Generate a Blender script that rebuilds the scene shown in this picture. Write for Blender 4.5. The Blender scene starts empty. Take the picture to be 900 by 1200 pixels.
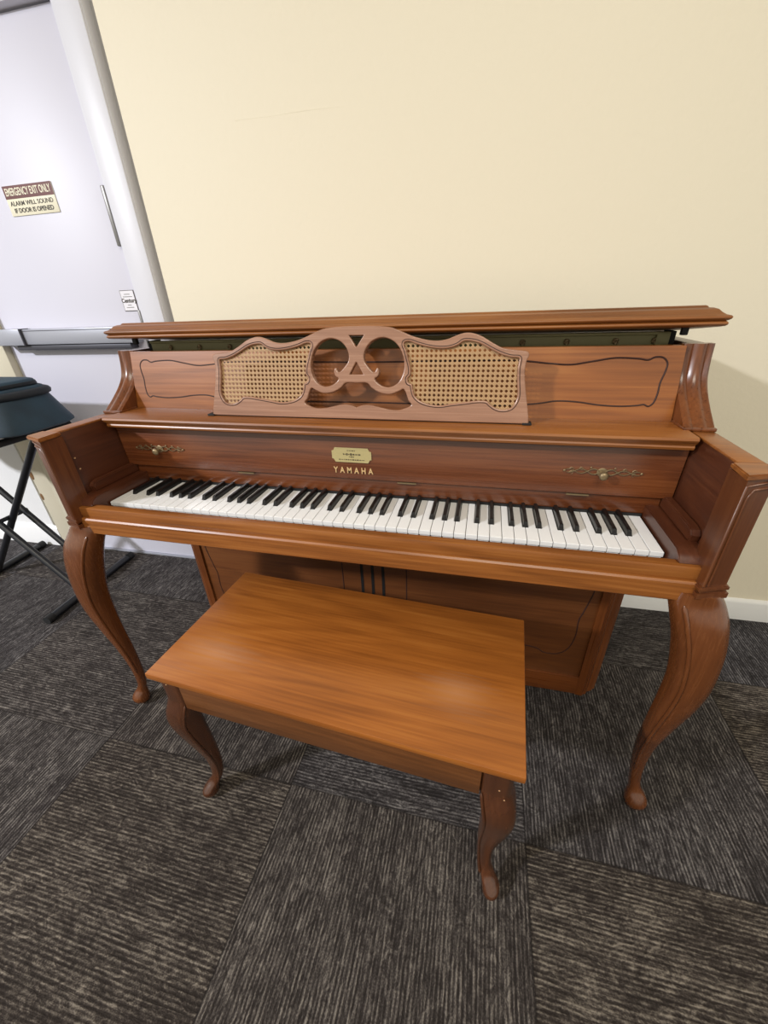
import bpy, bmesh, math, random
from mathutils import Vector, Matrix
random.seed(7)
C = bpy.context.scene.collection
PI = math.pi

# ---------------------------------------------------------------- materials
def s2l(c):
    return tuple((v/255/12.92 if v/255 <= .04045 else ((v/255+.055)/1.055)**2.4) for v in c) + (1,)

def base(name, col, rough=.5, metal=0, coat=0, spec=.5):
    m = bpy.data.materials.new(name); m.use_nodes = True
    b = m.node_tree.nodes['Principled BSDF']
    b.inputs['Base Color'].default_value = s2l(col)
    b.inputs['Roughness'].default_value = rough
    b.inputs['Metallic'].default_value = metal
    b.inputs['Coat Weight'].default_value = coat
    b.inputs['Coat Roughness'].default_value = .26
    b.inputs['Specular IOR Level'].default_value = spec
    return m, m.node_tree, b

def N(nt, t, **k):
    n = nt.nodes.new(t)
    for a, v in k.items(): setattr(n, a, v)
    return n

def mathn(nt, op, a, b=None, c=None):
    n = N(nt, 'ShaderNodeMath', operation=op)
    for i, v in enumerate((a, b, c)):
        if v is None: continue
        if isinstance(v, (int, float)): n.inputs[i].default_value = v
        else: nt.links.new(v, n.inputs[i])
    return n.outputs[0]

def ramp(nt, fac, stops):
    r = N(nt, 'ShaderNodeValToRGB'); e = r.color_ramp.elements
    while len(e) < len(stops): e.new(.5)
    for x, (p, c) in zip(e, stops): x.position = p; x.color = s2l(c)
    nt.links.new(fac, r.inputs[0]); return r.outputs[0]

def wood(name, dark, mid, light, axis='x', rough=.3, coat=.35, scale=1., figure=1., pale_spots=None):
    m, nt, b = base(name, mid, rough, coat=coat)
    tc = N(nt, 'ShaderNodeTexCoord'); L = nt.links
    sc = {'x': (1.2, 9, 9), 'y': (9, 1.2, 9), 'z': (9, 9, 1.2)}[axis]
    mp = N(nt, 'ShaderNodeMapping'); mp.inputs['Scale'].default_value = [v*scale for v in sc]
    L.new(tc.outputs['Object'], mp.inputs[0])
    n1 = N(nt, 'ShaderNodeTexNoise'); n1.inputs['Scale'].default_value = 1.0; n1.inputs['Detail'].default_value = 3
    n1.inputs['Distortion'].default_value = .6; L.new(mp.outputs[0], n1.inputs[0])
    rings = mathn(nt, 'SINE', mathn(nt, 'MULTIPLY', n1.outputs[0], 34*figure))
    rings = mathn(nt, 'MULTIPLY_ADD', rings, .5, .5)
    mp2 = N(nt, 'ShaderNodeMapping'); mp2.inputs['Scale'].default_value = [v*scale*(4 if v < 5 else 22) for v in sc]
    L.new(tc.outputs['Object'], mp2.inputs[0])
    n2 = N(nt, 'ShaderNodeTexNoise'); n2.inputs['Scale'].default_value = 1.0; n2.inputs['Detail'].default_value = 4
    L.new(mp2.outputs[0], n2.inputs[0])
    n3 = N(nt, 'ShaderNodeTexNoise'); n3.inputs['Scale'].default_value = 3.0; n3.inputs['Detail'].default_value = 2
    L.new(tc.outputs['Object'], n3.inputs[0])
    f = mathn(nt, 'ADD', mathn(nt, 'MULTIPLY', rings, .12), mathn(nt, 'MULTIPLY', n2.outputs[0], .55))
    f = mathn(nt, 'ADD', f, mathn(nt, 'MULTIPLY', n3.outputs[0], .35))
    col = ramp(nt, f, [(.30, dark), (.52, mid), (.74, light)])
    rr = mathn(nt, 'MULTIPLY_ADD', n2.outputs[0], .16, rough-.08)
    if pale_spots:  # pale oval patches mixed into the base colour, ragged by the grain noise
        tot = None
        for (sx, sy, rx, ry) in pale_spots:
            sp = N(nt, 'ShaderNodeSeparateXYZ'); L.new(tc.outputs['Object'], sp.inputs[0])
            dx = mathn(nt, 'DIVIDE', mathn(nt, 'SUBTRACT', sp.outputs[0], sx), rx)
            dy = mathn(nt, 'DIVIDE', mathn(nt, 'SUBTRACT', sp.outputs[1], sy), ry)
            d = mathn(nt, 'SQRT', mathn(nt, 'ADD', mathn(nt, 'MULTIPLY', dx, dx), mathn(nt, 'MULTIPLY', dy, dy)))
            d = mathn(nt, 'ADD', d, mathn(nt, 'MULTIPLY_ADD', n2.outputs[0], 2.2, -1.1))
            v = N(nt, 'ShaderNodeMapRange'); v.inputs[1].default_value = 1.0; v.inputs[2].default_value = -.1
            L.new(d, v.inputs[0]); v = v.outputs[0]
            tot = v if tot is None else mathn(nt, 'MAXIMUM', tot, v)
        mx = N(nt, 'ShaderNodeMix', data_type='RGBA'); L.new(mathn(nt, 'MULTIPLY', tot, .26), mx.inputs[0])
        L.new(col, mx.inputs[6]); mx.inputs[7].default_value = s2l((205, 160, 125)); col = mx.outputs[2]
    L.new(col, b.inputs['Base Color']); L.new(rr, b.inputs['Roughness'])
    bp = N(nt, 'ShaderNodeBump'); bp.inputs['Strength'].default_value = .04; bp.inputs['Distance'].default_value = .001
    L.new(n2.outputs[0], bp.inputs['Height']); L.new(bp.outputs[0], b.inputs['Normal'])
    return m

W_RED = ((80, 40, 16), (106, 56, 22), (126, 71, 32))
W_HON = ((102, 57, 21), (134, 79, 32), (156, 99, 46))
M = {}
M['case_x'] = wood('cherry wood grain across', *W_RED, 'x')
M['case_y'] = wood('cherry wood grain front to back', *W_RED, 'y')
M['case_z'] = wood('cherry wood grain upright', *W_RED, 'z')
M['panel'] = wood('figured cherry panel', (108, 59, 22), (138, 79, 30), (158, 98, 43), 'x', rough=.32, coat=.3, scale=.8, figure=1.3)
M['trimwood'] = wood('honey cherry moulding', *W_HON, 'x', rough=.4, coat=.15)
M['fall'] = wood('dark red fallboard wood', (76, 37, 17), (100, 52, 24), (120, 68, 34), 'x', rough=.28, coat=.4)
M['desk'] = wood('pale pinkish desk wood', (126, 88, 68), (149, 108, 85), (166, 125, 101), 'x', rough=.26, coat=.5)
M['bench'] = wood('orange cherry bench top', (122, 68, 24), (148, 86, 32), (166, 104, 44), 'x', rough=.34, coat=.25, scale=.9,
                  figure=1.2, pale_spots=[(-.262, -.09, .10, .05), (.245, -.052, .075, .05)])
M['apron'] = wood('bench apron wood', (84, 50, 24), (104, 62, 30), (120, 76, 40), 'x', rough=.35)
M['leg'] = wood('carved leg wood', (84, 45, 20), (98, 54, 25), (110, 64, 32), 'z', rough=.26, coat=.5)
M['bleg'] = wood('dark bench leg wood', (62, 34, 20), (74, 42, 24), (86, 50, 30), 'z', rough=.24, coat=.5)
M['armwood'] = wood('dark red arm wood', (62, 30, 17), (76, 38, 21), (90, 48, 27), 'y', rough=.38, coat=.2)
M['postwood'] = wood('red brown post wood', (74, 38, 20), (92, 50, 26), (108, 64, 34), 'z', rough=.34, coat=.25)
M['blockwood'] = wood('dark red key block wood', (66, 32, 18), (80, 41, 23), (94, 52, 30), 'y', rough=.34, coat=.25)
M['groove'] = base('dark routed line', (50, 22, 12), .7)[0]
M['slot'] = base('black slot', (14, 10, 8), .8)[0]
M['ivory'] = base('white key plastic', (238, 238, 238), .22, coat=.3)[0]
M['ebony'] = base('black key plastic', (16, 15, 16), .3, coat=.2)[0]
M['brass'] = base('aged brass', (140, 122, 92), .42, metal=.6)[0]
M['gold'] = base('pale gold lettering', (212, 178, 128), .45, metal=.3)[0]
M['plaque'] = base('brushed gold plaque', (190, 176, 126), .45, metal=.35)[0]
M['ink'] = base('dark engraving', (70, 60, 40), .6)[0]
M['iron'] = base('olive bronze frame', (118, 112, 74), .5, metal=.2)[0]
M['inside'] = base('black piano inside', (12, 11, 10), .8)[0]
M['felt'] = base('black rubber', (18, 18, 20), .7)[0]
M['door'] = base('white door paint', (206, 205, 218), .45)[0]
M['frame'] = base('white frame paint', (212, 212, 220), .4)[0]
M['jamb'] = base('cream frame paint', (206, 198, 176), .5)[0]
M['base'] = base('white baseboard paint', (232, 232, 232), .4)[0]
M['alu'] = base('grey panic bar metal', (166, 168, 178), .42, metal=.35)[0]
M['aludark'] = base('dark metal seam', (70, 70, 78), .5, metal=.3)[0]
M['hinge'] = base('grey hinge metal', (128, 126, 124), .4, metal=.6)[0]
M['signw'] = base('cream sign plastic', (236, 230, 206), .4)[0]
M['signr'] = base('maroon sign band', (96, 38, 34), .4)[0]
M['signk'] = base('dark sign lettering', (62, 54, 44), .5)[0]
M['label'] = base('white paper label', (228, 226, 232), .5)[0]
M['tube'] = base('black powder coated tube', (22, 24, 30), .42, coat=.1)[0]
M['rubber'] = base('black rubber cap', (14, 14, 16), .7)[0]
M['chip'] = base('bare pale wood chip', (205, 165, 120), .6)[0]
M['stain'] = base('brown rust stain', (120, 86, 50), .8)[0]

def mk_wall(name, col):
    m, nt, b = base(name, col, .6); L = nt.links
    tc = N(nt, 'ShaderNodeTexCoord')
    n = N(nt, 'ShaderNodeTexNoise'); n.inputs['Scale'].default_value = 70; n.inputs['Detail'].default_value = 3
    L.new(tc.outputs['Object'], n.inputs[0])
    bp = N(nt, 'ShaderNodeBump'); bp.inputs['Strength'].default_value = .25; bp.inputs['Distance'].default_value = .003
    L.new(n.outputs[0], bp.inputs['Height']); L.new(bp.outputs[0], b.inputs['Normal'])
    return m
M['wall'] = mk_wall('cream wall paint', (230, 221, 199))
M['wallw'] = mk_wall('off white wall paint', (222, 222, 222))
M['ceil'] = base('white ceiling tile', (225, 222, 214), .8)[0]

def mk_bag():
    m, nt, b = base('teal nylon bag fabric', (30, 62, 84), .62); L = nt.links
    tc = N(nt, 'ShaderNodeTexCoord'); n = N(nt, 'ShaderNodeTexNoise'); n.inputs['Scale'].default_value = 9; n.inputs['Detail'].default_value = 3
    L.new(tc.outputs['Object'], n.inputs[0])
    L.new(ramp(nt, n.outputs[0], [(.3, (22, 44, 60)), (.7, (34, 62, 80))]), b.inputs['Base Color'])
    w = N(nt, 'ShaderNodeTexNoise'); w.inputs['Scale'].default_value = 500; L.new(tc.outputs['Object'], w.inputs[0])
    bp = N(nt, 'ShaderNodeBump'); bp.inputs['Strength'].default_value = .3; bp.inputs['Distance'].default_value = .001
    L.new(w.outputs[0], bp.inputs['Height']); L.new(bp.outputs[0], b.inputs['Normal'])
    return m
M['bag'] = mk_bag()
M['bagtrim'] = base('black bag piping', (12, 20, 30), .6)[0]

TX, TY, TS = -.142, -.188, .5925
def mk_carpet():
    m, nt, b = base('striated carpet tiles', (80, 74, 68), .95, spec=.1); L = nt.links
    tc = N(nt, 'ShaderNodeTexCoord'); sp = N(nt, 'ShaderNodeSeparateXYZ'); L.new(tc.outputs['Object'], sp.inputs[0])
    u = mathn(nt, 'DIVIDE', mathn(nt, 'SUBTRACT', sp.outputs[0], TX), TS)
    v = mathn(nt, 'DIVIDE', mathn(nt, 'SUBTRACT', sp.outputs[1], TY), TS)
    iu = mathn(nt, 'FLOOR', u); iv = mathn(nt, 'FLOOR', v)
    par = mathn(nt, 'PINGPONG', mathn(nt, 'ADD', iu, iv), 1)     # 1 for the tiles turned front to back
    fu = mathn(nt, 'FRACT', u); fv = mathn(nt, 'FRACT', v)
    # across the threads / along the threads
    def mix(f, a, c):
        n = N(nt, 'ShaderNodeMix', data_type='FLOAT'); L.new(f, n.inputs[0]); L.new(a, n.inputs[2]); L.new(c, n.inputs[3]); return n.outputs[0]
    across = mix(par, sp.outputs[1], sp.outputs[0]); along = mix(par, sp.outputs[0], sp.outputs[1])
    idn = N(nt, 'ShaderNodeCombineXYZ'); L.new(iu, idn.inputs[0]); L.new(iv, idn.inputs[1])
    wn = N(nt, 'ShaderNodeTexWhiteNoise', noise_dimensions='3D'); L.new(idn.outputs[0], wn.inputs[0])
    tid = wn.outputs['Value']
    def noise(sa, sl, off, detail=2, dist=0):
        cv = N(nt, 'ShaderNodeCombineXYZ')
        L.new(mathn(nt, 'MULTIPLY', across, sa), cv.inputs[0]); L.new(mathn(nt, 'MULTIPLY', along, sl), cv.inputs[1])
        L.new(mathn(nt, 'MULTIPLY_ADD', tid, 50, off), cv.inputs[2])
        n = N(nt, 'ShaderNodeTexNoise'); n.inputs['Scale'].default_value = 1; n.inputs['Detail'].default_value = detail
        n.inputs['Distortion'].default_value = dist
        L.new(cv.outputs[0], n.inputs[0]); return n.outputs[0]
    streak = noise(230, 11, 0, 2, .8)          # broken threads
    swirl = noise(46, 20, 31, 2, 3.0)         # short dashes that gather in wandering bands
    patch = noise(8, 4, 9, 3, 2.0)            # areas where the streaks fade
    yarn = noise(420, 300, 5, 2)
    # parallel rows of loops, slightly wandering
    row = mathn(nt, 'SINE', mathn(nt, 'MULTIPLY', mathn(nt, 'ADD', across, mathn(nt, 'MULTIPLY', noise(3, 5, 20, 2), .008)), 2*PI/.0080))
    f = mathn(nt, 'ADD', .5, mathn(nt, 'MULTIPLY', row, .11))
    for n_, k_ in ((streak, .62), (swirl, .72), (patch, .30), (yarn, .55)):
        f = mathn(nt, 'ADD', f, mathn(nt, 'MULTIPLY', mathn(nt, 'SUBTRACT', n_, .5), k_))
    c1 = ramp(nt, f, [(.30, (38, 33, 30)), (.48, (54, 48, 44)), (.62, (80, 73, 66)), (.84, (122, 113, 102))])
    c2 = ramp(nt, f, [(.30, (37, 35, 36)), (.48, (52, 50, 52)), (.62, (76, 74, 77)), (.84, (116, 114, 115))])
    mx = N(nt, 'ShaderNodeMix', data_type='RGBA'); L.new(tid, mx.inputs[0]); L.new(c1, mx.inputs[6]); L.new(c2, mx.inputs[7])
    # seams
    e = mathn(nt, 'MINIMUM', mathn(nt, 'MINIMUM', fu, mathn(nt, 'SUBTRACT', 1, fu)), mathn(nt, 'MINIMUM', fv, mathn(nt, 'SUBTRACT', 1, fv)))
    sm = mathn(nt, 'LESS_THAN', e, .0035)
    mx2 = N(nt, 'ShaderNodeMix', data_type='RGBA'); L.new(mathn(nt, 'MULTIPLY', sm, .55), mx2.inputs[0]); L.new(mx.outputs[2], mx2.inputs[6]); mx2.inputs[7].default_value = s2l((24, 21, 20))
    L.new(mx2.outputs[2], b.inputs['Base Color'])
    bp = N(nt, 'ShaderNodeBump'); bp.inputs['Strength'].default_value = .6; bp.inputs['Distance'].default_value = .004
    L.new(f, bp.inputs['Height']); L.new(bp.outputs[0], b.inputs['Normal'])
    return m
M['carpet'] = mk_carpet()

# ---------------------------------------------------------------- mesh helpers
class MB:
    def __init__(s): s.bm = bmesh.new()
    def box(s, x0, x1, y0, y1, z0, z1, bev=0, seg=2):
        r = bmesh.ops.create_cube(s.bm, size=1)['verts']
        for v in r: v.co = Vector(((x0+x1)/2+v.co.x*(x1-x0), (y0+y1)/2+v.co.y*(y1-y0), (z0+z1)/2+v.co.z*(z1-z0)))
        if bev:
            es = {e for v in r for e in v.link_edges}
            bmesh.ops.bevel(s.bm, geom=list(es), offset=bev, segments=seg, affect='EDGES', profile=.5)
        return s
    def prism(s, pts, a0, a1, axis='x', bev=0):
        """closed 2D outline pushed along an axis. axis x: pts=(y,z); y: (x,z); z: (x,y)"""
        def P(p, a): return {'x': (a, p[0], p[1]), 'y': (p[0], a, p[1]), 'z': (p[0], p[1], a)}[axis]
        A = [s.bm.verts.new(P(p, a0)) for p in pts]; B = [s.bm.verts.new(P(p, a1)) for p in pts]
        fs = [s.bm.faces.new(A), s.bm.faces.new(B[::-1])]
        n = len(pts)
        for i in range(n): fs.append(s.bm.faces.new((A[i], B[i], B[(i+1) % n], A[(i+1) % n])))
        bmesh.ops.recalc_face_normals(s.bm, faces=fs)
        if bev:
            es = list({e for f in fs[:2] for e in f.edges})
            bmesh.ops.bevel(s.bm, geom=es, offset=bev, segments=2, affect='EDGES')
        return s
    def loft(s, rings, cap=True):
        R = [[s.bm.verts.new(p) for p in r] for r in rings]; n = len(R[0]); fs = []
        for a, b in zip(R, R[1:]):
            for i in range(n): fs.append(s.bm.faces.new((a[i], a[(i+1) % n], b[(i+1) % n], b[i])))
        if cap: fs.append(s.bm.faces.new(R[0])); fs.append(s.bm.faces.new(R[-1]))
        bmesh.ops.recalc_face_normals(s.bm, faces=fs)
        return s
    def tube(s, pts, r, n=10, closed=False):
        pts = [Vector(p) for p in pts]; rings = []; up = None
        for i, p in enumerate(pts):
            d = (pts[min(i+1, len(pts)-1)]-pts[max(i-1, 0)]).normalized()
            if up is None: up = d.orthogonal().normalized()
            up = (up-d*up.dot(d)).normalized(); w = d.cross(up)
            rr = r[i] if isinstance(r, (list, tuple)) else r
            rings.append([p+(up*math.cos(2*PI*k/n)+w*math.sin(2*PI*k/n))*rr for k in range(n)])
        return s.loft(rings)
    def ball(s, c, r, sc=(1, 1, 1), n=12):
        v = bmesh.ops.create_uvsphere(s.bm, u_segments=n*2, v_segments=n, radius=r)['verts']
        for q in v: q.co = Vector((c[0]+q.co.x*sc[0], c[1]+q.co.y*sc[1], c[2]+q.co.z*sc[2]))
        return s
    def build(s, name, mat, parent=None, smooth=None, mtx=None):
        me = bpy.data.meshes.new(name)
        if mtx: s.bm.transform(mtx)
        s.bm.to_mesh(me); s.bm.free(); me.materials.append(mat)
        o = bpy.data.objects.new(name, me); C.objects.link(o)
        if parent: o.parent = parent
        if smooth is None: smooth = 40
        if smooth: me.shade_smooth() if smooth >= 180 else shade_auto(me, smooth)
        return o

def shade_auto(me, ang):
    me.shade_smooth()
    bm = bmesh.new(); bm.from_mesh(me); a = math.radians(ang)
    for e in bm.edges:
        e.smooth = len(e.link_faces) == 2 and e.calc_face_angle(0) < a
    bm.to_mesh(me); bm.free()

def empty(name, loc, label, cat, rz=0, group=None):
    o = bpy.data.objects.new(name, None); C.objects.link(o); o.location = loc; o.rotation_euler.z = rz
    o.empty_display_size = .1
    o['label'] = label; o['category'] = cat
    if group: o['group'] = group
    return o

def catmull(pts, sub=6, closed=True):
    """smooth outline; a point given as (x, z, 1) stays a sharp corner"""
    out = []; n = len(pts)
    for i in range(n if closed else n-1):
        p1 = pts[i]; p2 = pts[(i+1) % n]
        p0 = p1 if len(p1) > 2 or (not closed and i == 0) else pts[i-1]
        p3 = p2 if len(p2) > 2 or (not closed and i == n-2) else pts[(i+2) % n]
        for k in range(sub):
            t = k/sub
            out.append(tuple(.5*((2*p1[j])+(-p0[j]+p2[j])*t+(2*p0[j]-5*p1[j]+4*p2[j]-p3[j])*t*t+(-p0[j]+3*p1[j]-3*p2[j]+p3[j])*t**3) for j in (0, 1)))
    if not closed: out.append(tuple(pts[-1][:2]))
    return out

def flat_curve(name, loops, thick, bevel, mat, parent, mtx):
    """outline with holes, filled and given a thickness; the outline lies in local x-z"""
    cu = bpy.data.curves.new(name, 'CURVE'); cu.dimensions = '2D'; cu.fill_mode = 'BOTH'
    cu.extrude = thick/2-bevel; cu.bevel_depth = bevel; cu.bevel_resolution = 2; cu.offset = -bevel
    for lp in loops:
        sp = cu.splines.new('POLY'); sp.points.add(len(lp)-1); sp.use_cyclic_u = True
        for q, p in zip(sp.points, lp): q.co = (p[0], p[1], 0, 1)
    t = bpy.data.objects.new('tmp', cu); C.objects.link(t)
    dg = bpy.context.evaluated_depsgraph_get()
    me = bpy.data.meshes.new_from_object(t.evaluated_get(dg)); me.name = name
    bpy.data.objects.remove(t)
    me.transform(mtx); me.materials.clear(); me.materials.append(mat)
    o = bpy.data.objects.new(name, me); C.objects.link(o); o.parent = parent
    shade_auto(me, 35)
    return o

def text_mesh(name, txt, size, mat, parent, mtx, depth=.0004, align='CENTER', space=1., offset=0):
    cu = bpy.data.curves.new(name, 'FONT'); cu.body = txt; cu.size = size; cu.extrude = depth; cu.align_x = align; cu.align_y = 'CENTER'
    cu.space_character = space; cu.offset = offset
    t = bpy.data.objects.new('tmp', cu); C.objects.link(t)
    dg = bpy.context.evaluated_depsgraph_get()
    me = bpy.data.meshes.new_from_object(t.evaluated_get(dg)); me.name = name
    bpy.data.objects.remove(t)
    me.transform(mtx); me.materials.clear(); me.materials.append(mat)
    o = bpy.data.objects.new(name, me); C.objects.link(o); o.parent = parent
    return o
# local x-y drawing plane stood upright, facing -y
UP = Matrix(((1, 0, 0, 0), (0, 0, -1, 0), (0, 1, 0, 0), (0, 0, 0, 1)))

# ---------------------------------------------------------------- the room
WA = math.radians(1.163)
WM = Matrix.Translation((0, .716, 0)) @ Matrix.Rotation(WA, 4, 'Z')     # wall frame: x along the wall, -y into the room
def struct(mb, name, mat, mtx=WM, parent=None, smooth=None):
    o = mb.build(name, mat, parent, smooth=smooth)
    if parent is None: o['kind'] = 'structure'; o.matrix_world = mtx
    return o
f = MB(); f.box(-5.0, 3.2, -4.2, .9, -.05, 0); struct(f, 'floor', M['carpet'], Matrix())
f = MB(); f.box(-.86, 3.3, 0, .1, 0, 3.4).box(-2.0, -.86, 0, .1, 1.97, 3.4); wb = struct(f, 'wall_back', M['wall'])
f = MB(); f.tube([(-.49, .0006, 1.600), (-.38, .0007, 1.5985), (-.27, .0005, 1.5995), (-.16, .0008, 1.597)], .0010, 6); f.build('plaster_seam', M['wall'], wb)
f = MB(); f.box(-5.0, -1.93, 0, .1, 0, 3.4); struct(f, 'wall_left', M['wallw'])
f = MB(); f.box(-5.0, 3.2, -4.2, .9, 3.4, 3.45); struct(f, 'ceiling', M['ceil'], Matrix())
prof = [(0, 0), (-.013, 0), (-.013, .078), (-.010, .086), (-.004, .091), (0, .092)]
f = MB(); f.prism(prof, -.862, 3.3, 'x'); struct(f, 'baseboard_right', M['base'])
f = MB(); f.prism([(a, b*1.32) for a, b in prof], -5.0, -1.9, 'x'); struct(f, 'baseboard_left', M['base'])
# door frame: right casing, head, left cream jamb
f = MB()
f.box(-.972, -.885, -.022, .10, 0, 2.0, .004); f.box(-.895, -.882, -.016, .02, 0, 2.0, .003)
f.box(-.99, -.968, -.006, .10, 0, 2.0, .002)
struct(f, 'trim_1', M['frame'])
f = MB(); f.box(-1.80, -.97, -.022, .10, 1.905, 2.0, .004); struct(f, 'trim_2', M['frame'])
f = MB(); f.box(-1.79, -1.692, -.022, .1, 0, 2.0, .003); f.box(-1.90, -1.785, -.012, .1, 0, 2.0, .003)
tj = struct(f, 'trim_3', M['jamb'])
f = MB()
for z, w, x in ((.30, .012, -1.893), (.42, .016, -1.894)): f.ball((x, -.0125, z), w, (.7, .12, 1.6))
f.build('stain', M['stain'], tj)
# the door leaf
f = MB(); f.box(-1.69, -.993, .006, .05, .008, 1.90, .002)
door = struct(f, 'door_1', M['door'])
f = MB(); f.box(-1.003, -.9895, -.009, .012, 1.325, 1.492, .003); f.build('door_hinge', M['hinge'], door)
f = MB(); f.box(-.999, -.9895, -.009, .012, 1.0, 1.128, .002); f.build('door_hinge', M['hinge'], door)
f = MB(); f.box(-1.69, -.99, -.004, .05, 0, .007); f.build('threshold', M['alu'], door)
f = MB()
f.box(-1.683, -1.54, -.048, .006, 1.018, 1.078, .003); f.box(-1.537, -1.02, -.040, .006, 1.020, 1.076, .003)
bar = f.build('panic_bar', M['alu'], door)
f = MB(); f.box(-1.5405, -1.536, -.049, -.01, 1.017, 1.079); f.box(-1.536, -1.02, -.0405, -.03, 1.069, 1.0715); f.build('bar_seam', M['aludark'], bar)
f = MB(); f.box(-1.60, -1.05, -.034, .006, .999, 1.018, .004); f.build('bar_underside', M['aludark'], bar)

sign = empty('exit_sign', WM @ Vector((-1.307, .0045, 1.479)), 'emergency exit only sign, maroon and cream, stuck on the white door', 'sign', WA)
f = MB(); f.box(-.104, .104, -.0015, .001, -.042, .042, .0006); f.build('sign_plate', M['signw'], sign)
f = MB(); f.box(-.104, .104, -.0021, -.0014, .006, .042, 0); f.build('sign_band', M['signr'], sign)
TR = lambda x, y, z, sx=1, sz=1: Matrix.Translation((x, y, z)) @ UP @ Matrix.Diagonal((sx, sz, 1, 1))
text_mesh('sign_heading', 'EMERGENCY EXIT ONLY', .022, M['signw'], sign, TR(0, -.0025, .0235, .80, 1.35), offset=.0003)
text_mesh('sign_lettering', 'ALARM WILL SOUND', .018, M['signk'], sign, TR(0, -.002, -.008, 1.08, 1), offset=.0001)
text_mesh('sign_lettering', 'IF DOOR IS OPENED', .018, M['signk'], sign, TR(0, -.002, -.028, 1.04, 1), offset=.0003)
lab = empty('door_label', WM @ Vector((-1.034, .0048, 1.160)), 'small white printed sticker at the hinge edge of the door', 'sticker', WA)
f = MB(); f.box(-.029, .031, -.001, .001, -.034, .034, .0004); f.build('sticker_border', M['signk'], lab)
f = MB(); f.box(-.027, .029, -.0016, -.0008, -.032, .032, 0); f.build('sticker_face', M['label'], lab)
text_mesh('sticker_lettering', 'Century', .019, M['signk'], lab, TR(.002, -.002, 0), offset=.0004)
for z, w in ((.021, .012), (.013, .02), (-.014, .008), (-.022, .016)):
    f = MB(); f.box(-w, w, -.0019, -.0015, z-.0011, z+.0011); f.build('sticker_fine_print', M['hinge'], lab)

# ---------------------------------------------------------------- the piano
P = empty('upright_piano', (0, .2, 0), 'brown cherry wood upright piano with carved legs against the cream wall', 'piano')
def part(mb, name, mat, parent=P, smooth=None, label=None):
    o = mb.build(name, mat, parent, smooth=smooth)
    if parent is P: o.matrix_parent_inverse = Matrix.Translation((0, -.2, 0))
    if label: o['label'] = label
    return o

# sides of the case
for s in (-1, 1):
    f = MB(); a, b = sorted((s*.657, s*.692))
    f.prism([(.165, .645), (.325, .645), (.325, 0), (.50, 0), (.50, 1.031), (.245, 1.031), (.235, .95), (.165, .892)], a, b, 'x', .002)
    part(f, 'side_panel', M['case_y'])
    # curled column at the front of the side
    cv = [(.243, 1.033), (.238, 1.0), (.228, .970), (.208, .946), (.182, .924), (.160, .908), (.146, .898)]
    def colring(y, z, y2):
        # fluted front across x, then straight back
        xs = [.641, .646, .652, .657, .663, .670, .676, .682, .688, .692]
        dy = [.003, -.001, .000, .0035, -.002, -.004, -.002, .0035, .000, .003]
        return [(s*x, y+d, z) for x, d in zip(xs, dy)] + [(s*.692, y2, z), (s*.641, y2, z)]
    cvs = catmull([c for c in cv], 5, closed=False)
    f = MB(); f.loft([colring(y, z, .262) for y, z in cvs])
    col = part(f, 'side_column', M['case_z'], smooth=50)
    f = MB(); f.box(*sorted((s*.639, s*.694)), .141, .20, .891, .898, .002); f.build('column_foot', M['case_z'], col)
    # arms
    f = MB(); f.box(a, b, -.045, .19, .66, .889, .002)
    arm = part(f, 'arm', M['armwood'])
    f = MB()
    f.prism([(s*.646, -.071), (s*.688, -.055), (s*.688, -.016), (s*.646, -.020)], .676, .884, 'z', .002)
    post = f.build('arm_post', M['postwood'], arm)
    # raised rim round the face of the post, and base bands
    A = Vector((s*.646, -.071, 0)); B = Vector((s*.688, -.055, 0)); d = (B-A)
    nrm = Vector((d.y*s, -abs(d.x), 0)).normalized()
    def on(t, z, h=0): p = A+d*t+nrm*h; return (p.x, p.y, z)
    f = MB()
    f.tube([on(.22, .693, 0), on(.22, .80, 0), on(.22, .852, .0), on(.35, .866, 0), on(.95, .868, 0)], .0022, 8)
    f.tube([on(.05, .693, 0), on(.05, .873, 0), on(.97, .878, 0)], .0024, 8)
    f.build('post_moulding', M['postwood'], arm, smooth=60)
    f = MB()
    f.prism([(s*.642, -.075), (s*.692, -.059), (s*.692, -.03), (s*.642, -.03)], .682, .691, 'z', .002)
    f.prism([(s*.643, -.073), (s*.694, -.059), (s*.694, -.02), (s*.643, -.02)], .664, .680, 'z', .003)
    f.build('post_base', M['postwood'], arm)
    f = MB()
    f.prism([(s*.641, -.076), (s*.697, -.058), (s*.697, -.02), (s*.645, -.022)], .883, .892, 'z', .002)
    f.box(a-.001, b+.001, -.024, .19, .886, .891, .002)
    f.build('arm_cap', M['trimwood'], arm)
    # pale chips in the finish
    if s < 0:
        for y, z, r in ((-.005, .823, .0025), (-.003, .795, .0025)):
            f = MB(); f.ball((s*.6567, y, z), r, (.2, 1, .8), 6); f.build('finish_chip', M['chip'], arm)

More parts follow.
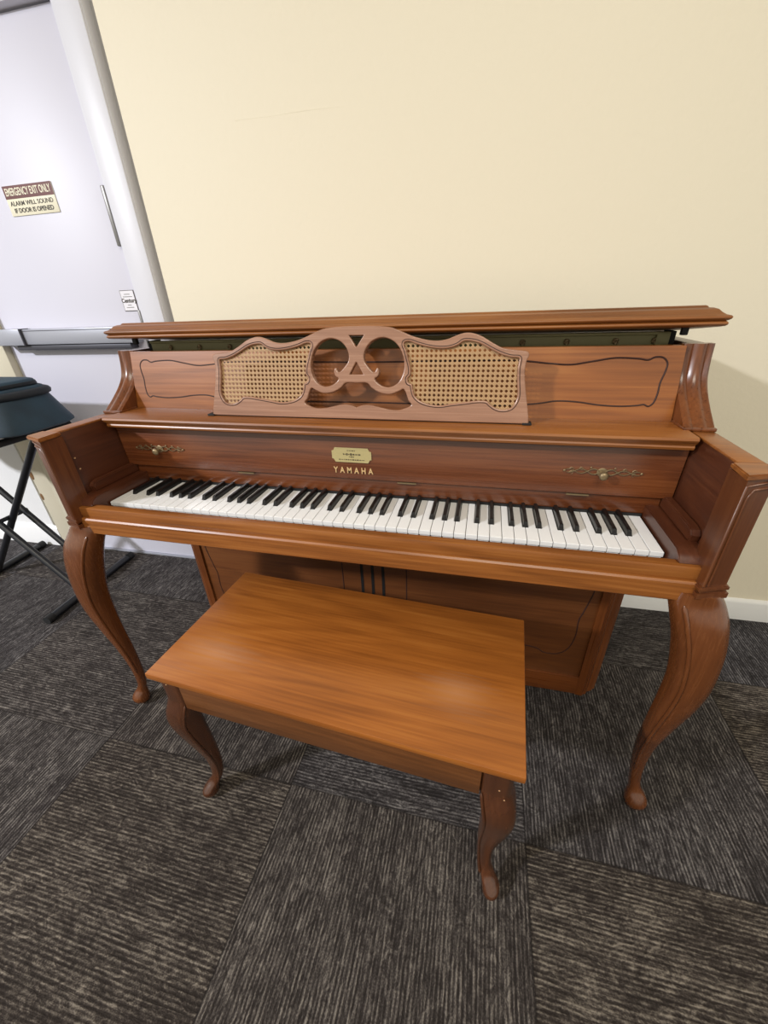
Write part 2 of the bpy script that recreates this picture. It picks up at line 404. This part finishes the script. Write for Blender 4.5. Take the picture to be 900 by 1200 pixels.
def lofted_leg(pts, n=24, power=3.2, rot=0., foot=2.1):
    """pts: (x, y, z, half width x, half depth y)"""
    rings = []
    for x, y, z, a, b in pts:
        r = []; pw = power if z > .12 else max(foot, foot+(power-foot)*(z-.04)/.08)
        for k in range(n):
            t = 2*PI*k/n; c, s_ = math.cos(t), math.sin(t)
            m = (abs(c)**pw+abs(s_)**pw)**(-1/pw)
            u, v = a*c*m, b*s_*m
            r.append((x+u*math.cos(rot)-v*math.sin(rot), y+u*math.sin(rot)+v*math.cos(rot), z))
        rings.append(r)
    mb = MB(); mb.loft(rings); return mb
def dense(pts, sub=5):
    out = []; n = len(pts)
    for i in range(n-1):
        p0 = pts[max(i-1, 0)]; p1 = pts[i]; p2 = pts[i+1]; p3 = pts[min(i+2, n-1)]
        for k in range(sub):
            t = k/sub
            out.append([.5*((2*a1)+(-a0+a2)*t+(2*a0-5*a1+4*a2-a3)*t*t+(-a0+3*a1-3*a2+a3)*t**3) for a0, a1, a2, a3 in zip(p0, p1, p2, p3)])
    out.append(list(pts[-1])); return out

RL = [(.656, -.038, .669, .034, .032), (.662, -.040, .648, .042, .031), (.674, -.048, .61, .043, .034), (.688, -.054, .55, .039, .035), (.697, -.057, .47, .034, .032),
      (.696, -.054, .40, .030, .028), (.690, -.048, .32, .023, .022), (.688, -.038, .23, .017, .017), (.694, -.032, .15, .0135, .0135),
      (.702, -.032, .085, .012, .012), (.708, -.035, .058, .014, .014), (.713, -.041, .04, .021, .021), (.715, -.044, .025, .0245, .0245), (.714, -.043, .010, .021, .021), (.713, -.042, 0, .013, .013)]
LL = [(-.656, -.038, .669, .034, .032), (-.663, -.042, .648, .043, .032), (-.680, -.053, .61, .046, .034), (-.697, -.061, .55, .041, .035), (-.710, -.066, .47, .034, .032),
      (-.712, -.066, .40, .030, .028), (-.708, -.062, .32, .023, .022), (-.704, -.055, .23, .017, .017), (-.706, -.050, .15, .0135, .0135),
      (-.714, -.048, .085, .012, .012), (-.722, -.050, .058, .014, .014), (-.728, -.055, .04, .021, .021), (-.731, -.058, .025, .0245, .0245), (-.730, -.057, .010, .021, .021), (-.729, -.056, 0, .013, .013)]
for s, pts in ((1, RL), (-1, LL)):
    lg = part(lofted_leg(dense(pts), power=3.0), 'leg', M['leg'], smooth=60)
    # carved ridge that runs down the inner front edge of the knee
    rid = [(p[0]-s*p[3]*.66, p[1]-p[4]*.915, p[2]) for p in dense(pts)[5:42]]
    f = MB(); f.tube(rid, [.0005]+[.0038]*(len(rid)-2)+[.0005], 8); f.build('leg_ridge', M['leg'], lg, smooth=60)

# key bed, slip and lower rail
f = MB(); f.box(-.655, .655, -.052, -.030, .690, .7165, .002); part(f, 'key_slip', M['trimwood'])
f = MB(); f.prism([(-.056, .648), (-.060, .652), (-.060, .687), (-.057, .6905), (-.030, .6905), (-.030, .648)], -.661, .661, 'x'); part(f, 'key_bed_rail', M['trimwood'])
f = MB(); f.box(-.657, .657, -.030, .40, .652, .684, .001); part(f, 'key_bed', M['case_x'])
f = MB(); f.box(-.614, .614, -.0295, .004, .6835, .689); f.build('key_bed_felt', M['slot'], None)
o = bpy.data.objects['key_bed_felt']; o.parent = P; o.matrix_parent_inverse = Matrix.Translation((0, -.2, 0))
for s in (-1, 1):
    a, b = sorted((s*.6145, s*.6565))
    f = MB(); f.prism([(-.0295, .684), (-.040, .7168), (-.044, .7175), (-.038, .728), (-.024, .7345), (.0, .735), (.145, .735), (.145, .684)], a, b, 'x', .0015)
    kb = part(f, 'key_block', M['blockwood'])
    a, b = sorted((s*.640, s*.6565))
    f = MB(); f.prism([(.002, .735), (-.001, .748), (.006, .757), (.020, .760), (.14, .760), (.14, .735)], a, b, 'x', .002)
    part(f, 'cheek_block', M['blockwood'])

# keys: 52 naturals and 36 sharps, each its own mesh
KW = 1.222/52; KZ = .709; x0 = -.611
BW = .0098
white = []; xs = x0
letters = [('ABCDEFG')[i % 7] for i in range(52)]
# sharps sit right of A C D F G; offsets from the crack
off = {'A': .0028, 'C': -.0028, 'D': .0028, 'F': -.0034, 'G': 0}
sharp_x = {i: x0+KW*(i+1)+off[l] for i, l in enumerate(letters[:-1]) if l in off}
for i in range(52):
    a = x0+KW*i+.0006; b = x0+KW*(i+1)-.0006
    yl, yr, yb = .049, .049, .150
    pts = [(a, 0), (b, 0)]
    if i in sharp_x: e = sharp_x[i]-BW/2-.0012; pts += [(b, yr), (e, yr), (e, yb)]
    else: pts += [(b, yb)]
    if i-1 in sharp_x: e = sharp_x[i-1]+BW/2+.0012; pts += [(e, yb), (e, yl), (a, yl)]
    else: pts += [(a, yb)]
    f = MB(); f.prism(pts, KZ-.0105, KZ, 'z', .0007)
    f.box(a+.001, b-.001, .003, .145, KZ-.020, KZ-.0095)
    part(f, 'white_key', M['ivory'], smooth=30)
for i, cx in sharp_x.items():
    f = MB()
    h = .0115; y0, y1 = .0505, .150; w, wt = BW/2, BW/2-.0012
    rings = [[(cx-w, y0, KZ-.008), (cx+w, y0, KZ-.008), (cx+w, y1, KZ-.008), (cx-w, y1, KZ-.008)],
             [(cx-w, y0, KZ+.001), (cx+w, y0, KZ+.001), (cx+w, y1, KZ+.001), (cx-w, y1, KZ+.001)],
             [(cx-wt, y0+.0035, KZ+h-.0012), (cx+wt, y0+.0035, KZ+h-.0012), (cx+wt, y1, KZ+h-.0012), (cx-wt, y1, KZ+h-.0012)],
             [(cx-wt+.0008, y0+.0065, KZ+h), (cx+wt-.0008, y0+.0065, KZ+h), (cx+wt-.0008, y1, KZ+h), (cx-wt+.0008, y1, KZ+h)]]
    f.loft(rings); bmesh.ops.bevel(f.bm, geom=[e for e in f.bm.edges if all(v.co.z > KZ for v in e.verts)], offset=.0006, segments=2, affect='EDGES')
    part(f, 'black_key', M['ebony'], smooth=30)
f = MB(); f.box(-.6125, .6125, .1365, .146, KZ+.0002, KZ+.006); part(f, 'key_felt', M['felt'])

# board behind the keys, fallboard
f = MB(); f.box(-.6395, .6395, .139, .160, KZ+.006, .752, .001); part(f, 'name_rail', M['fall'])
f = MB(); f.prism([(.136, .7525), (.131, .756), (.127, .858), (.129, .861), (.147, .861), (.153, .7525)], -.6545, .6545, 'x')
fb = part(f, 'fallboard', M['fall'])
for x in (-.30, .115, .48):
    f = MB(); f.box(x-.022, x+.022, .1300, .137, .7508, .7533); f.build('fallboard_hinge', M['brass'], fb)
def fy(z): return .1305-(z-.756)*.039    # face of the fallboard
text_mesh('maker_lettering', 'YAMAHA', .0205, M['gold'], fb, TR(-.012, fy(.780)-.0006, .7765, .78, 1), space=1.75, offset=.0005)
f = MB(); c_ = .008
pl = [(-.0475, -.0175+c_), (-.0475+c_*.5, -.0175+c_*.9), (-.0475+c_, -.0175), (.0475-c_, -.0175), (.0475-c_*.5, -.0175+c_*.9), (.0475, -.0175+c_),
      (.0475, .0175-c_), (.0475-c_*.5, .0175-c_*.9), (.0475-c_, .0175), (-.0475+c_, .0175), (-.0475+c_*.5, .0175-c_*.9), (-.0475, .0175-c_)]
f.prism(pl, -.001, .0008, 'y')
pq = f.build('name_plaque', M['plaque'], fb, mtx=Matrix.Translation((-.013, fy(.817)-.0005, .8155)))
f = MB()
for z, w in ((.011, .010), (.002, .020), (-.004, .006), (-.011, .031)):
    x = -w
    while x < w:
        l = random.uniform(.002, .006); h = random.uniform(.0006, .0016) if z != .002 else random.uniform(.001, .0028)
        f.box(x, x+l, -.0016, -.0009, z-h, z+h); x += l+.0016
f.build('plaque_engraving', M['ink'], pq, mtx=Matrix.Translation((-.013, fy(.817)-.0003, .8155)))
# fretted pulls with round knobs
for kx in (-.538, .516):
    mt = Matrix.Translation((kx, fy(.806)-.001, .806))
    f = MB()
    for q in (-1, 1):
        for (amp, ph) in ((1, 0), (-1, 0)):
            pts = []
            for k in range(25):
                t = k/24; x = q*(.006+t*.062)
                pts.append((x, -.0006, amp*.0062*math.sin(t*2.6*PI+.25)*(1-.45*t)+.001))
            f.tube(pts, [.0014-.0006*k/24 for k in range(25)], 6)
        # curled tips and buds
        for cx, cz, r in ((.058, .004, .004), (.058, -.003, .0035), (.040, .0065, .003)):
            f.tube([(q*(cx+r*math.cos(a_*PI/6)), -.0006, cz+r*math.sin(a_*PI/6)) for a_ in range(10)], .0006, 5)
        f.ball((q*.071, -.0006, .001), .0026, (1, .6, 1), 6); f.ball((q*.022, -.0006, .0095), .002, (1, .6, 1), 6)
    f.ball((0, 0, 0), .0100, (1, .16, .95), 10)
    pullp = f.build('pull_fret', M['brass'], fb, smooth=60, mtx=mt)
    f = MB()
    prof = [(.0035, 0), (.0035, -.008), (.0062, -.011), (.0085, -.015), (.0085, -.018), (.0062, -.0205), (.0025, -.0215), (.0004, -.0215)]
    f.loft([[(r*math.cos(2*PI*k/20), y, r*math.sin(2*PI*k/20)-.002) for k in range(20)] for r, y in prof])
    f.build('knob', M['brass'], pullp, smooth=60, mtx=mt)

# shelf above the fallboard
sh = [(.104, .868), (.100, .8685), (.0985, .873), (.100, .876), (.099, .879), (.094, .883), (.091, .888), (.0925, .892), (.096, .8935), (.222, .8935), (.222, .868)]
f = MB(); f.prism(sh, -.648, .648, 'x'); part(f, 'shelf', M['trimwood'])
f = MB(); f.box(-.655, .655, .125, .20, .862, .868); part(f, 'hinge_strip', M['slot'])

# upper panel, leaning back, with a routed line
def upy(z): return .2007+(z-.894)*.2318
f = MB(); f.prism([(upy(.8936), .8936), (upy(1.031), 1.031), (upy(1.031)+.018, 1.031), (upy(.8936)+.018, .8936)], -.6405, .6405, 'x', .001)
up = part(f, 'upper_panel', M['panel'])
def groove(pts2, yf, r, name, parent, closed=True):
    q = catmull(pts2, 5, closed)
    if closed: q.append(q[0])
    f = MB(); f.tube([(x, yf(z)+r*.45, z) for x, z in q], r, 6); return f.build(name, M['groove'], parent, smooth=60)
right = [(0, 1.004), (.20, 1.006), (.33, 1.006), (.40, 1.000), (.44, .998), (.48, 1.004), (.52, 1.010), (.56, 1.0085), (.578, 1.006), (.590, 1.011), (.604, 1.010), (.613, 1.000),
         (.612, .985), (.607, .965), (.606, .945), (.602, .928), (.594, .921), (.585, .924), (.572, .922), (.54, .920), (.50, .922), (.46, .927), (.42, .928), (.38, .922), (.30, .917), (.15, .917), (0, .918)]
loop = right + [(-x, z) for x, z in right[-2:0:-1]]
groove(loop, upy, .0021, 'routed_line', up)

# music desk
DT = math.atan(.22)
DM = Matrix.Translation((0, .149, .8945)) @ Matrix.Rotation(-DT, 4, 'X') @ UP
mm = lambda pts: [(x*.001*1.012, z*.001) for x, z in pts]
mir = lambda pts: [(-x, z) for x, z in pts][::-1]
outer_r = mm([(23.9, 190), (56.8, 188), (77.1, 185), (97.4, 177.4), (121.6, 167.9), (149.4, 161), (172.8, 159.2), (191.8, 162.5), (206.7, 168.3), (221.4, 172.6), (236.3, 172.3), (255.2, 166.4),
              (278.4, 153.2), (297.3, 144.2), (319.3, 140.5), (337.3, 138.6), (344.7, 136.1), (347.0, 129.9), (343.6, 119.4), (342.2, 105.3), (344.5, 83.9), (348.5, 62.2), (354.0, 36.5), (358.5, 14.2)])
oc = catmull([(0, .190)]+outer_r, 5, False)
outer = oc + [(.3645, 0), (-.3645, 0)] + [(-x, z) for x, z in oc[:0:-1]]
ring = catmull(mm([(16.7, 128.2), (19.3, 118.6), (25.2, 110.9), (32.1, 103.2), (38, 99), (42.3, 101.3), (45, 107.5), (49.0, 105.2), (50.5, 97.5), (47, 89.7), (41, 85.6), (44.8, 78.8), (58.8, 70.3), (75.6, 69.0),
                      (92.1, 78.4), (101.9, 97.6), (103.3, 118.4), (96.1, 140.8), (82.7, 157.5), (65.4, 165.6), (49.0, 165.9), (33.3, 159.3), (23.3, 149.0), (17.9, 137.7)]), 5)
low = catmull(mm([(0, 76.1), (23.5, 76.2), (34.8, 66.1), (54.3, 56.0), (76.4, 53.8), (95.3, 61.0), (103.5, 64.5), (108.9, 56.8), (114.8, 41.6), (121.0, 33.5), (112.6, 27.1), (93.7, 21.5), (71.6, 22.6),
                     (49.2, 27.3), (32.3, 30.7), (15.2, 30.3), (0, 25.5)]), 5, False)
low = low + [(-x, z) for x, z in low[-2:0:-1]]
cane = catmull(mm([(104.1, 157.3), (102.2, 151.8), (106.5, 142.5), (111.1, 127.7), (116.6, 109.0), (117.1, 93.8), (111.7, 86.2), (113.6, 77.8), (121.1, 74.7), (123.5, 65.1), (128.1, 51.6), (138.7, 42.0),
                      (155.3, 35.7), (179.7, 33.0), (203.5, 36.6), (234.6, 41.0), (257.6, 44.1), (274.9, 43.3), (283.0, 37.0), (295.0, 29.7), (308.5, 27.3), (323.0, 31.4), (331.1, 43.5), (333.2, 58.3),
                      (329.9, 83.8), (328.3, 105.3), (329.4, 119.5), (328.0, 125.4), (313.5, 126.6), (294.9, 132.0), (275.8, 140.9), (256.5, 151.0), (241.3, 156.1), (222.5, 157.4), (211.6, 150.5),
                      (196.7, 145.3), (177.6, 143.7), (154.0, 146.5), (130.1, 152.5), (114.0, 157.9)]), 4)
tri1 = [(-.0165, .1722), (.0165, .1722), (.0008, .1500), (-.0008, .1500)]
tri2 = [(-.0008, .1183), (.0008, .1183), (.0155, .0940), (-.0155, .0940)]
PI_ = Matrix.Translation((0, -.2, 0))
desk = flat_curve('music_desk', [outer, ring, mir(ring), low, cane, mir(cane), tri1, tri2], .015, .0022, M['desk'], P, DM)
desk.matrix_parent_inverse = PI_
desk['label'] = 'pierced scrolled music desk of paler pinkish wood'
def inside(p, poly):
    c = False; n = len(poly); x, y = p
    for i in range(n):
        x1, y1 = poly[i]; x2, y2 = poly[i-1]
        if (y1 > y) != (y2 > y) and x < (x2-x1)*(y-y1)/(y2-y1)+x1: c = not c
    return c
def clip(p0, p1, poly):
    """pieces of the line p0-p1 that lie inside the outline"""
    ts = []
    dx, dy = p1[0]-p0[0], p1[1]-p0[1]
    for i in range(len(poly)):
        a, b = poly[i-1], poly[i]; ex, ey = b[0]-a[0], b[1]-a[1]; den = dx*ey-dy*ex
        if abs(den) < 1e-12: continue
        t = ((a[0]-p0[0])*ey-(a[1]-p0[1])*ex)/den; u = ((a[0]-p0[0])*dy-(a[1]-p0[1])*dx)/den
        if 0 <= u < 1 and 0 <= t <= 1: ts.append(t)
    ts.sort()
    return [(ts[i], ts[i+1]) for i in range(len(ts)-1) if inside((p0[0]+dx*(ts[i]+ts[i+1])/2, p0[1]+dy*(ts[i]+ts[i+1])/2), poly)]
PT = .0097
def cane_panel(poly):
    mb = MB()
    def strand(p0, p1, w, h):
        L_ = math.hypot(p1[0]-p0[0], p1[1]-p0[1]); ux, uy = (p1[0]-p0[0])/L_, (p1[1]-p0[1])/L_
        for a, b in clip(p0, p1, poly):
            a = a*L_-.003; b = b*L_+.003
            A = (p0[0]+ux*a, p0[1]+uy*a); B = (p0[0]+ux*b, p0[1]+uy*b)
            vs = [mb.bm.verts.new((q[0]-uy*w/2*sg, q[1]+ux*w/2*sg, hh)) for hh in (h-.0003, h+.0003) for q, sg in ((A, 1), (B, 1), (B, -1), (A, -1))]
            fs = [mb.bm.faces.new([vs[k] for k in idx]) for idx in ((0, 1, 2, 3), (7, 6, 5, 4), (0, 4, 5, 1), (1, 5, 6, 2), (2, 6, 7, 3), (3, 7, 4, 0))]
    xa, xb = min(p[0] for p in poly), max(p[0] for p in poly); za, zb = min(p[1] for p in poly), max(p[1] for p in poly)
    k = math.floor(xa/PT)
    while k*PT < xb:
        for o_ in (-.00100, .00100): strand((k*PT+o_, za-.01), (k*PT+o_, zb+.01), .0014, 0)
        k += 1
    k = math.floor(za/PT)
    while k*PT < zb:
        for o_ in (-.00100, .00100): strand((xa-.01, k*PT+o_), (xb+.01, k*PT+o_), .0014, .0006)
        k += 1
    lo, hi = int((xa+za)/PT)-2, int((xb+zb)/PT)+2
    for k in range(lo, hi):
        c_ = (k+.5)*PT; strand((xa-.01, c_-xa+.01), (xb+.01, c_-xb-.01), .0014, .0011)
    lo, hi = int((za-xb)/PT)-2, int((zb-xa)/PT)+2
    for k in range(lo, hi):
        c_ = (k+.5)*PT; strand((xa-.01, xa-.01+c_), (xb+.01, xb+.01+c_), .0014, -.0006)
    return mb
M['cane'] = base('woven honey cane', (182, 146, 104), .5)[0]
for poly in (cane, mir(cane)):
    o = cane_panel(poly).build('cane_panel', M['cane'], desk, smooth=0, mtx=DM)
    o['label'] = 'woven cane inset with open holes'
    # dark inlaid line that follows the opening
    pts = poly+[poly[0]]
    f = MB(); cx_ = sum(p[0] for p in poly)/len(poly); cz_ = sum(p[1] for p in poly)/len(poly)
    q = []
    n_ = len(poly)
    for i in range(n_+1):
        a, b = poly[i % n_-1], poly[(i+1) % n_]; tx, tz = b[0]-a[0], b[1]-a[1]; l_ = math.hypot(tx, tz) or 1
        nx, nz = tz/l_, -tx/l_
        e = .0045
        if inside((poly[i % n_][0]+nx*.002, poly[i % n_][1]+nz*.002), poly): nx, nz = -nx, -nz
        q.append((poly[i % n_][0]+nx*e, poly[i % n_][1]+nz*e, .0072))
    f.tube(q, .0010, 5); f.build('inlaid_line', M['groove'], desk, smooth=0, mtx=DM)
f = MB(); f.box(-.376, .366, .1445, .152, .8935, .8965, .001); f.box(-.378, -.36, .139, .158, .8935, .898, .001); f.box(.352, .37, .139, .158, .8935, .898, .001)
part(f, 'desk_hinge', M['felt'])

# lid, propped slightly open at the front
lv = [(0, .012), (.001, .006), (.003, .0035), (.006, .003), (.0085, .005), (.0095, .0065), (.0105, .004), (.0125, .001), (.0155, 0), (.018, .002), (.0205, .008), (.0245, .013), (.030, .018), (.033, .024), (.034, .030), (.0365, .0315), (.038, .034)]
f = MB()
f.loft([[(-.697+i, -.01+i, z), (.697-i, -.01+i, z), (.697-i, .295, z), (-.697+i, .295, z)] for z, i in lv])
LM = Matrix.Translation((0, .2345, 1.0625)) @ Matrix.Rotation(math.radians(-5.5), 4, 'X')
lid = part(f, 'lid', M['trimwood'], smooth=60); lid.data.transform(LM)
for x in (-.632, .632):
    f = MB(); f.box(x*1.012-.006, x*1.012+.006, .256, .267, 1.047, 1.063, .002); part(f, 'lid_stop', M['felt'])
# frame seen in the gap under the lid
f = MB()
f.box(-.652, .652, .300, .480, .70, 1.012); f.box(-.656, .656, .480, .497, .0, 1.029); f.box(-.648, .648, .262, .33, .70, 1.006).box(.630, .640, .296, .335, 1.0, 1.052).box(-.634, -.624, .296, .335, 1.0, 1.052)
part(f, 'case_interior', M['inside'])
f = MB(); f.box(-.622, .628, .292, .302, .98, 1.052, .003); f.box(-.622, .628, .288, .294, 1.0455, 1.052, .002)
f.box(.603, .628, .287, .294, 1.0, 1.052, .003)
fr = part(f, 'iron_frame', M['iron'])
for x in (-.56, -.47, -.38, .07, .16, .255, .345, .435, .53, .603):
    f = MB()
    v = bmesh.ops.create_uvsphere(f.bm, u_segments=16, v_segments=10, radius=.0065)['verts']
    for q in v:     # cross recess pressed into the dome
        if abs(q.co.y) > .004 and (abs(q.co.x) < .0016 or abs(q.co.z) < .0016): q.co.y *= .35
        q.co = Vector((x+q.co.x, .2905+q.co.y*.5, 1.0350+q.co.z))
    f.build('frame_screw', M['brass'], fr, smooth=30)

# lower half
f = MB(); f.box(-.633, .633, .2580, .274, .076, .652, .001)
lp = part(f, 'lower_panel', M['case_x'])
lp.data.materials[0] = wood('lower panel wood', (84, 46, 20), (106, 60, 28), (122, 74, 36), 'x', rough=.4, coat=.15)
yl = lambda z: .2580
for s in (-1, 1):
    lc = [(s*.118, .10), (s*.118, .40), (s*.118, .58), (s*.16, .600), (s*.3, .592), (s*.5, .600), (s*.60, .592), (s*.612, .55), (s*.608, .45), (s*.607, .40), (s*.594, .33), (s*.588, .30), (s*.590, .24), (s*.578, .185),
          (s*.55, .160), (s*.515, .158), (s*.49, .172), (s*.44, .176), (s*.35, .165), (s*.2, .165), (s*.135, .16)]
    if s > 0: lc = [(x-.03 if x < .2 else x, z) for x, z in lc]
    groove(lc[2:], yl, .0023, 'routed_line', lp, False)
    groove([(lc[0][0], .165), lc[1], lc[2]], yl, .0023, 'routed_line', lp, False)
f = MB()
for x in (-.054, -.0195, .0145): f.box(x-.0045, x+.0045, .2570, .262, .12, .60)
f.build('pedal_slot', M['slot'], lp)
f = MB(); f.box(-.648, .648, .2525, .276, .004, .078, .002); part(f, 'plinth', M['trimwood'] if False else M['case_x'])
for s in (-1, 1):
    f = MB(); f.prism([(s*x, y) for x, y in [(.628, .262), (.6285, .2525), (.648, .2510), (.652, .2530), (.655, .258), (.660, .2585), (.664, .262), (.667, .270), (.6745, .2735), (.682, .277), (.688, .284), (.6935, .288), (.6935, .326), (.628, .326)]], .002, .652, 'z')
    part(f, 'corner_pilaster', M['case_z'], smooth=30)

# ---------------------------------------------------------------- the bench
BR = math.radians(-3.3)
B = empty('piano_bench', (.0244, -.118, 0), 'low rectangular wooden piano bench with curved legs in front of the keyboard', 'bench', BR)
def bpart(mb, name, mat, smooth=None): return mb.build(name, mat, B, smooth=smooth)
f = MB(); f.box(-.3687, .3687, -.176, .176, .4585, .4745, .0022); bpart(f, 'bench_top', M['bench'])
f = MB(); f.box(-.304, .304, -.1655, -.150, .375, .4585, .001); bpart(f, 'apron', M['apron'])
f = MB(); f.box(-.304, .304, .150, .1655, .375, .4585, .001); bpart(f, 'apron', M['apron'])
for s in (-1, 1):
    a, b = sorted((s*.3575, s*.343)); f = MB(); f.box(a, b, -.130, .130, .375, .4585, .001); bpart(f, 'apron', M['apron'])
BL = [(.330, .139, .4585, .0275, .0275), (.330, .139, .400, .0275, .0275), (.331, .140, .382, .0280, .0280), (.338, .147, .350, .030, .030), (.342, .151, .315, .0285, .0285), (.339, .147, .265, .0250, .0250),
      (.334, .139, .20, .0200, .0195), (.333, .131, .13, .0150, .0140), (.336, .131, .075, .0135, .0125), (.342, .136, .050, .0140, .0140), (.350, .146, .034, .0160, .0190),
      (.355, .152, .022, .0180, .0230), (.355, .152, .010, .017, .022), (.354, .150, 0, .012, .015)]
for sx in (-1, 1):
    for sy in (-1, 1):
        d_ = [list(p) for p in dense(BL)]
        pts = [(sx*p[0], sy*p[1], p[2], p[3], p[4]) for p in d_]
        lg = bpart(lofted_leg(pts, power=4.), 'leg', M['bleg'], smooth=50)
        rid = [(p[0]-sx*p[3]*.84, p[1]+sy*p[4]*.90, p[2]) for p in pts[10:46]]
        f = MB(); f.tube(rid, [.0004]+[.0028]*(len(rid)-2)+[.0004], 8); f.build('leg_ridge', M['bleg'], lg, smooth=60)
        if sy < 0:
            for cx_, cz_ in ([(.335, .405), (.345, .385)] if sx > 0 else [(-.335, .440)]):
                f = MB(); f.ball((cx_, -.1665 if cz_ > .4 else -.1685, cz_), .0015, (1, .4, .8), 5); f.build('finish_chip', M['chip'], lg)

# ---------------------------------------------------------------- keyboard stand and bag
S = empty('keyboard_stand', (-1.70, .395, 0), 'black X-shaped keyboard stand on the carpet under the teal bag', 'stand')
def spart(mb, name, mat, smooth=None):
    o = mb.build(name, mat, S, smooth=smooth); o.matrix_parent_inverse = Matrix.Translation((1.70, -.395, 0)); return o
for x, tag_ in ((-1.412, 0), (-1.995, 1)):
    f = MB(); f.tube([(x+.017, .165, .017), (x-.017, .63, .017)], .0155, 14); o = spart(f, 'foot_bar', M['tube'])
    for y, xx in ((.158, x+.0175), (.612, x-.0155)):
        g = MB(); g.tube([(xx, y, .0175), (xx-.002, y+.03, .0175)], .0175, 14); g.build('foot_cap', M['rubber'], o)
for y in (.335, .445):
    f = MB(); f.tube([(-1.400, y, .022), (-1.99, y, .70)], .0125, 12); spart(f, 'brace_tube', M['tube'])
f = MB(); f.tube([(-1.985, .39, .022), (-1.335, .39, .728)], .0135, 12); spart(f, 'brace_tube', M['tube'])
f = MB(); f.tube([(-1.694, .32, .352), (-1.694, .46, .352)], .009, 12); f.ball((-1.694, .32, .352), .016, (1, .6, 1)); spart(f, 'pivot_bolt', M['tube'])
for x in (-1.335, -1.99):
    f = MB(); f.tube([(x, .20, .738), (x, .53, .738)], .0125, 12); spart(f, 'support_arm', M['rubber'])

G = empty('keyboard_bag', (-1.60, .38, .77), 'teal blue padded keyboard bag lying on the black stand at left', 'bag')
def ribox(x0, x1, y0, y1, r, z, n=6):
    out = []
    for cx_, cy_, a0 in ((x1-r, y0+r, -PI/2), (x1-r, y1-r, 0), (x0+r, y1-r, PI/2), (x0+r, y0+r, PI)):
        for k in range(n+1): a = a0+PI/2*k/n; out.append((cx_+r*math.cos(a), cy_+r*math.sin(a), z))
    return out
def gpart(mb, name, mat, smooth=60):
    o = mb.build(name, mat, G, smooth=smooth); o.matrix_parent_inverse = Matrix.Translation((1.60, -.38, -.77)); return o
X0, X1, Y0, Y1 = -2.25, -1.262, .235, .545
f = MB()
lv = [(.757, .045), (.760, .012), (.767, .0), (.775, .001), (.80, .010), (.835, .022), (.870, .034), (.876, .036)]
rings = []
for z, i in lv: rings.append([(x+.03*math.sin(y*17+2)*.15, y, zz+.004*math.sin(x*14+y*9)) for x, y, zz in ribox(X0+i, X1-i, Y0+i, Y1-i, .07, z)])
f.loft(rings); bg = gpart(f, 'bag_body', M['bag'])
f = MB(); f.loft([ribox(X0+i, X1-i, Y0+i, Y1-i, .085, z) for z, i in ((.868, .030), (.872, .024), (.882, .022), (.890, .026), (.894, .034))]); gpart(f, 'bag_rim', M['bagtrim'])
f = MB(); f.loft([ribox(X0+i, X1-i, Y0+i, Y1-i, .07, z) for z, i in ((.888, .040), (.898, .042), (.902, .050))]); gpart(f, 'bag_lid', M['bag'])
f = MB(); f.loft([ribox(X0+i, X1-i, Y0+i, Y1-i, .05, z) for z, i in ((.900, .060), (.906, .056), (.916, .058))]); gpart(f, 'lid_piping', M['bagtrim'])
f = MB(); f.loft([ribox(X0+i, X1-i, Y0+i, Y1-i, .05, z) for z, i in ((.914, .058), (.922, .062), (.925, .070))]); gpart(f, 'lid_pocket', M['bag'])

# ---------------------------------------------------------------- key lamp of the room and an added fill
def lamp(name, loc, sx, sy, power, col, label, shape='RECTANGLE', spread=180):
    r = empty(name, loc, label, 'lamp')
    f = MB(); f.box(-sx/2-.03, sx/2+.03, -sy/2-.03, sy/2+.03, .004, .028, .004); f.build('lamp_housing', M['frame'], r)
    l = bpy.data.lights.new(name+'_light', 'AREA'); l.shape = shape; l.size = sx
    if shape in ('RECTANGLE', 'ELLIPSE'): l.size_y = sy
    l.energy = power; l.color = col; l.spread = math.radians(spread)
    o = bpy.data.objects.new('lamp_light', l); C.objects.link(o); o.parent = r
    return o
KEY = lamp('overhead_source', (-3.9, -3.1, 3.37), .36, .36, 520, (.93, .945, 1.0), 'small square white ceiling lamp over the left front of the room')
FILL = lamp('overhead_source', (.7, -2.3, 3.37), 1.6, 1.6, 88, (1.0, .94, .80), 'large square warm fill light added unseen overhead in front of the piano')  # warm fill and its housing are added, unseen, to soften the shade
w = bpy.data.worlds.new('room_light'); bpy.context.scene.world = w; w.use_nodes = True
w.node_tree.nodes['Background'].inputs[0].default_value = (1.0, .95, .82, 1); w.node_tree.nodes['Background'].inputs[1].default_value = .8

# ---------------------------------------------------------------- camera
cd = bpy.data.cameras.new('camera'); cam = bpy.data.objects.new('camera', cd); C.objects.link(cam)
a, b, c = (math.radians(v) for v in (-28.0896, -14.5454, -2.2199))
F = Vector((math.sin(b)*math.cos(a), math.cos(b)*math.cos(a), math.sin(a)))
R = F.cross(Vector((0, 0, 1))).normalized(); U = R.cross(F)
R2 = R*math.cos(c)+U*math.sin(c); U2 = -R*math.sin(c)+U*math.cos(c)
mw = Matrix((R2, U2, -F)).transposed().to_4x4(); mw.translation = (.2709, -.6887, 1.1239)
cam.matrix_world = mw
cd.sensor_fit = 'HORIZONTAL'; cd.sensor_width = 36; cd.lens = 460.961*36/900; cd.clip_start = .02
bpy.context.scene.camera = cam
vs = bpy.context.scene.view_settings
vs.view_transform = 'Standard'; vs.look = 'None'; vs.gamma = 1; vs.use_curve_mapping = False; vs.exposure = 0
